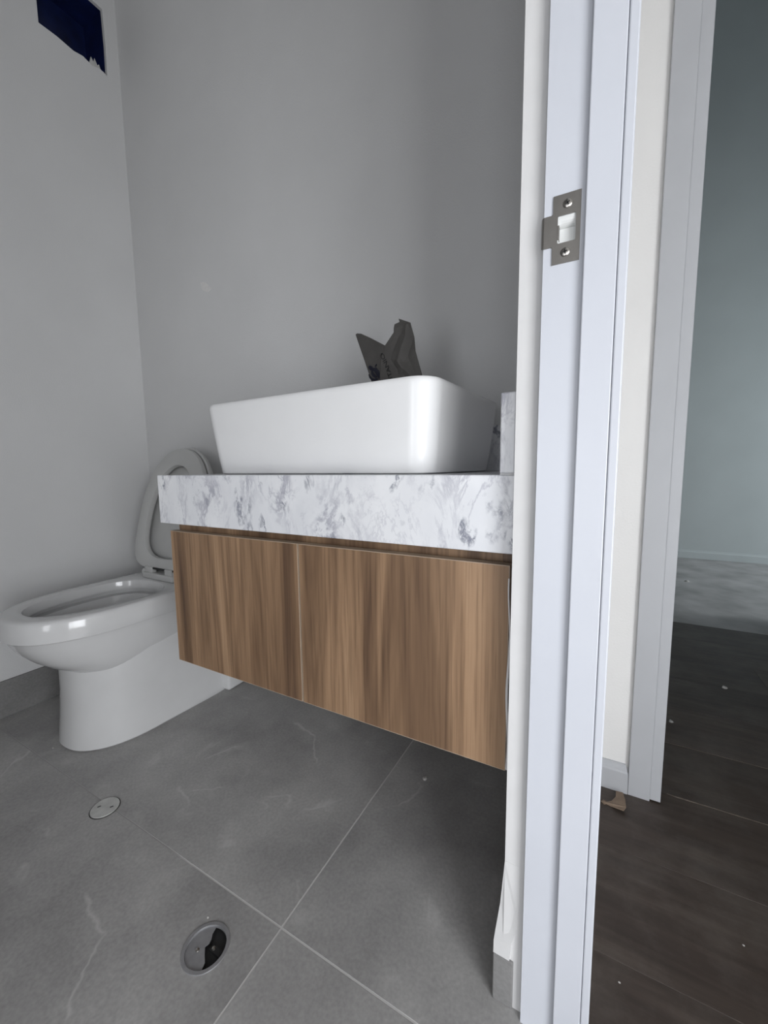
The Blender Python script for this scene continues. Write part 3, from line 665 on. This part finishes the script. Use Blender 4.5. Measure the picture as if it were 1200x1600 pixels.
fc_ = empty('cleanout_cover', (*DR2, 0)); tag(fc_, 'flat round dull steel cleanout cover with two small slots near the toilet', 'drain cover')
prism('cover_ring', circle(*DR2, DR2R+0.0016, 44), [circle(*DR2, DR2R, 44)], 0.0002, 0.0012, xy, 'cover_gap', fc_)
pd = prism('cover_plate', circle(*DR2, DR2R-0.0004, 44), [], 0.0002, 0.0030, xy, 'steel_dull', fc_, bevel=0.0006)
for dx, dy in ((-0.0135, -0.006), (0.0135, 0.008)):
    v = []
    c, s = math.cos(math.radians(62)), math.sin(math.radians(62))
    for z in (0.0026, 0.0034):
        for a, b in ((-0.0035, -0.0014), (0.0035, -0.0014), (0.0035, 0.0014), (-0.0035, 0.0014)):
            v.append((DR2[0]+dx+a*c-b*s, DR2[1]+dy+a*s+b*c, z))
    mesh('slot', v, BF, 'black', pd)

# ------------------------------------------------------------------ torn paper bag standing in the basin
BY = 0.78
bag = empty('paper_bag', (-0.42, BY, BZ+0.02)); tag(bag, 'torn dark grey paper bag sticking up out of the basin', 'paper bag')
def crumple(x, z, amp=0.006):
    return amp*(mnoise.noise(Vector((x*14, z*14, 1.3)))+0.5*mnoise.noise(Vector((x*40, z*40, 4.2))))
def sheet(name, outline, creases, yfun, thick, mat, parent):
    pts = [Vector((x, z)) for x, z in outline]; n = len(pts)
    edges = [(i, (i+1) % n) for i in range(n)]
    for cr in creases:
        b0 = len(pts); pts += [Vector((p[0], p[1])) for p in cr]
        edges += [(b0+i, b0+i+1) for i in range(len(cr)-1)]
    x0, x1 = min(p.x for p in pts), max(p.x for p in pts); z0, z1 = min(p.y for p in pts), max(p.y for p in pts)
    st = 0.012
    for i in range(int((x1-x0)/st)+1):
        for j in range(int((z1-z0)/st)+1):
            pts.append(Vector((x0+(i+0.5*(j % 2))*st+random.uniform(-.002, .002), z0+j*st+random.uniform(-.002, .002))))
    V, E_, Fc, *_ = delaunay_2d_cdt(pts, edges, [list(range(n))], 1, 1e-6)
    N = len(V)
    v = [(p.x, yfun(p.x, p.y), p.y) for p in V]+[(p.x, yfun(p.x, p.y)+thick, p.y) for p in V]
    cnt = {}
    for fce in Fc:
        for i in range(len(fce)):
            cnt[(fce[i], fce[(i+1) % len(fce)])] = 1
    f = [tuple(q) for q in Fc]+[tuple(i+N for i in q)[::-1] for q in Fc]
    for (a, b_) in cnt:
        if (b_, a) not in cnt: f.append((b_, a, a+N, b_+N))
    return mesh(name, v, f, mat, parent)
ridge = [(-0.370, 1.090), (-0.372, 1.068), (-0.381, 1.044), (-0.390, 1.020), (-0.371, 0.998), (-0.358, 0.984)]
def ydist(x, z):
    d = 9
    for i in range(len(ridge)-1):
        a, b = Vector(ridge[i]), Vector(ridge[i+1]); p = Vector((x, z)); ab = b-a
        t_ = max(0, min(1, (p-a).dot(ab)/ab.length_squared)); d = min(d, (p-(a+ab*t_)).length)
    return d
def y_front(x, z):
    d = ydist(x, z)
    side = 0.006*max(0, (x+0.385))/0.03
    fold = 0.16*max(0.0, -0.43-x)          # left flap leans back from the middle fold
    return BY+crumple(x, z, 0.004)-0.0045*math.exp(-(d/0.007)**2)+0.002*math.exp(-((d-0.014)/0.006)**2)+side+fold
right = [(-0.420, 1.056), (-0.399, 1.079), (-0.3985, 1.088), (-0.397, 1.095), (-0.386, 1.098), (-0.388, 1.105), (-0.363, 1.094), (-0.356, 1.066), (-0.352, 1.036), (-0.346, 1.012), (-0.339, 0.984), (-0.322, 0.915), (-0.308, 0.83), (-0.42, 0.825), (-0.437, 0.95), (-0.434, 1.0), (-0.432, 1.03)]
sheet('front_panel', right, [ridge], y_front, 0.0008, 'bag', bag)
leftp = [(-0.503, 1.096), (-0.4985, 1.0975), (-0.486, 1.094), (-0.455, 1.077), (-0.4205, 1.0565), (-0.4325, 1.03), (-0.4345, 1.0), (-0.4375, 0.95), (-0.42, 0.825), (-0.40, 0.82), (-0.425, 0.87), (-0.459, 0.988), (-0.477, 1.035), (-0.495, 1.077)]
sheet('side_panel', leftp, [[(-0.498, 1.09), (-0.49, 1.06)]], lambda x, z: BY+0.002+crumple(x, z, 0.003)+0.16*max(0.0, -0.43-x), 0.0008, 'bag', bag)
backp = [(-0.495, 1.060), (-0.425, 1.030), (-0.395, 1.045), (-0.388, 1.06), (-0.378, 1.05), (-0.372, 1.01), (-0.345, 0.915), (-0.312, 0.83), (-0.40, 0.825), (-0.425, 0.87), (-0.457, 0.97)]
sheet('back_panel', backp, [], lambda x, z: BY+0.045+crumple(x+3, z, 0.006), 0.0008, 'bag', bag)
# printing on the bag: lettering running upward, and a dark swirl mark with a dot
def on_bag(x, z): return y_front(x, z)-0.0007
fcu = bpy.data.curves.new('lettering', 'FONT'); fcu.body = 'TITANIO'; fcu.size = 0.0125; fcu.extrude = 0.0; fcu.resolution_u = 2; fcu.space_character = 0.92
fob = bpy.data.objects.new('lettering_source', fcu); COL.objects.link(fob)
bpy.context.view_layer.update()
fme = bpy.data.meshes.new_from_object(fob.evaluated_get(bpy.context.evaluated_depsgraph_get()))
tv = [vv.co.copy() for vv in fme.vertices]; tf = [tuple(p.vertices) for p in fme.polygons]
bpy.data.objects.remove(fob, do_unlink=True); bpy.data.curves.remove(fcu); bpy.data.meshes.remove(fme)
wid = max(v.x for v in tv)
txt = []
zs, ze = 0.976, 1.042
for v in tv:
    s_ = v.x/wid
    z = zs+(ze-zs)*s_
    x = -0.4035-0.0265*s_+0.006*(s_*(1-s_))     # runs up and to the left, gently bowed
    tx, tz = -0.0265+0.006*(1-2*s_), (ze-zs)
    ln = math.hypot(tx, tz); nx, nz = -tz/ln, tx/ln
    txt.append((x+nx*(v.y-0.004), z+nz*(v.y-0.004)))
n = len(txt)
mesh('lettering', [(x, on_bag(x, z)-0.0003, z) for x, z in txt]+[(x, on_bag(x, z)+0.0001, z) for x, z in txt], tf+[tuple(i+n for i in q)[::-1] for q in tf], 'ink_black', bag, fix=False)
def stroke(pts, wds):
    L_, R2 = [], []
    for i, p in enumerate(pts):
        a = Vector(pts[max(0, i-1)]); b = Vector(pts[min(len(pts)-1, i+1)])
        d = (b-a).normalized(); nrm = Vector((-d.y, d.x))*wds[i]/2
        L_.append((p[0]+nrm.x, p[1]+nrm.y)); R2.append((p[0]-nrm.x, p[1]-nrm.y))
    return L_+R2[::-1]
def y_side(x, z): return BY+0.002+crumple(x, z, 0.003)+0.16*max(0.0, -0.43-x)
marks = [stroke([(-0.4645, 1.0205), (-0.459, 1.016), (-0.4535, 1.0115), (-0.449, 1.010)], [0.006, 0.009, 0.007, 0.004]),
         stroke([(-0.4535, 1.0125), (-0.4475, 1.0118), (-0.442, 1.005), (-0.437, 0.997), (-0.4345, 0.992)], [0.005, 0.009, 0.0095, 0.009, 0.006]),
         stroke([(-0.457, 1.0095), (-0.4555, 1.004), (-0.450, 0.9985), (-0.444, 0.994)], [0.003, 0.0065, 0.006, 0.004]),
         stroke([(-0.4655, 1.004), (-0.462, 0.997), (-0.456, 0.9915), (-0.449, 0.9895), (-0.4405, 0.9905)], [0.002, 0.0042, 0.005, 0.005, 0.0036]),
         [(-0.4485, 1.0175), (-0.4460, 1.0215), (-0.4435, 1.0225), (-0.4430, 1.0205), (-0.4460, 1.0170)]]
lv, lf = [], []
for mk in marks:
    tris = tessellate_polygon([[Vector((p[0], p[1], 0)) for p in mk]]); n0 = len(lv); k = len(mk)
    lv += [(x, min(y_side(x, z), y_side(x+0.003, z), y_side(x-0.003, z), y_side(x, z-0.003), y_side(x, z+0.003))-0.0011, z) for x, z in mk]
    lv += [(x, y_side(x, z)-0.0002, z) for x, z in mk]
    lf += [tuple(i+n0 for i in t_) for t_ in tris]
    lf += [(n0+i, n0+(i+1) % k, n0+(i+1) % k+k, n0+i+k) for i in range(k)]
mesh('printed_mark', lv, lf, 'ink_navy', bag)

# ------------------------------------------------------------------ litter
cb = prism('cardboard_scrap', [(0.024, 1.018), (0.030, 1.012), (0.036, 1.016), (0.044, 1.013), (0.070, 1.002), (0.075, 1.012), (0.074, 1.036), (0.070, 1.060), (0.056, 1.066), (0.055, 1.046), (0.046, 1.030), (0.036, 1.022), (0.029, 1.025)], [], 0.0005, 0.0024, lambda u, v, t: (u, v, t+0.010*max(0, (u-0.05)/0.024)), 'cardboard')
tag(cb, 'torn brown cardboard scrap on the planks by the hall skirting', 'scrap')
def chip(name, x, y, s, label, group=None, mat='chip', z=0.0):
    random.seed(int(abs(x*1000)+abs(y*777)))
    n = 7
    a0 = [2*math.pi*i/n for i in range(n)]
    base = [(x+s*random.uniform(.6, 1)*math.cos(a), y+s*random.uniform(.5, .9)*math.sin(a), z+0.0003) for a in a0]
    top = [(x+(p[0]-x)*0.7, y+(p[1]-y)*0.7, z+s*random.uniform(.3, .7)) for p in base]
    o = loft(name, [base, top], mat, None, smooth=False)
    return tag(o, label, 'debris', group)
chip('plaster_chip', 0.519, 3.347, 0.018, 'white plaster chip on the grey far floor before the skirting', 'plaster chips on the floors')
chip('plaster_chip', 0.408, 1.782, 0.010, 'pale plaster chip in the dark middle of the far floor', 'plaster chips on the floors')
chip('plaster_chip', 0.212, 1.461, 0.008, 'dull plaster crumb just past the second door casing', 'plaster chips on the floors', 'grout')
chip('plaster_chip', 0.236, 0.801, 0.0024, 'tiny white crumb on hall planks nearest the right frame edge', 'plaster chips on the floors')
chip('plaster_chip', 0.053, 0.647, 0.0024, 'tiny white crumb on hall planks nearest the door casing foot', 'plaster chips on the floors')
chip('plaster_chip', -1.375, 0.490, 0.0032, 'tiny white crumb on grey tile beside the pedestal foot', 'plaster chips on the floors')
chip('plaster_chip', -0.592, 0.405, 0.0028, 'tiny white crumb on grey tile behind the steel floor drain', 'plaster chips on the floors')
chip('plaster_chip', -0.375, 0.887, 0.008, 'small flat plaster crumb on tile below the right cabinet door', 'plaster chips on the floors')
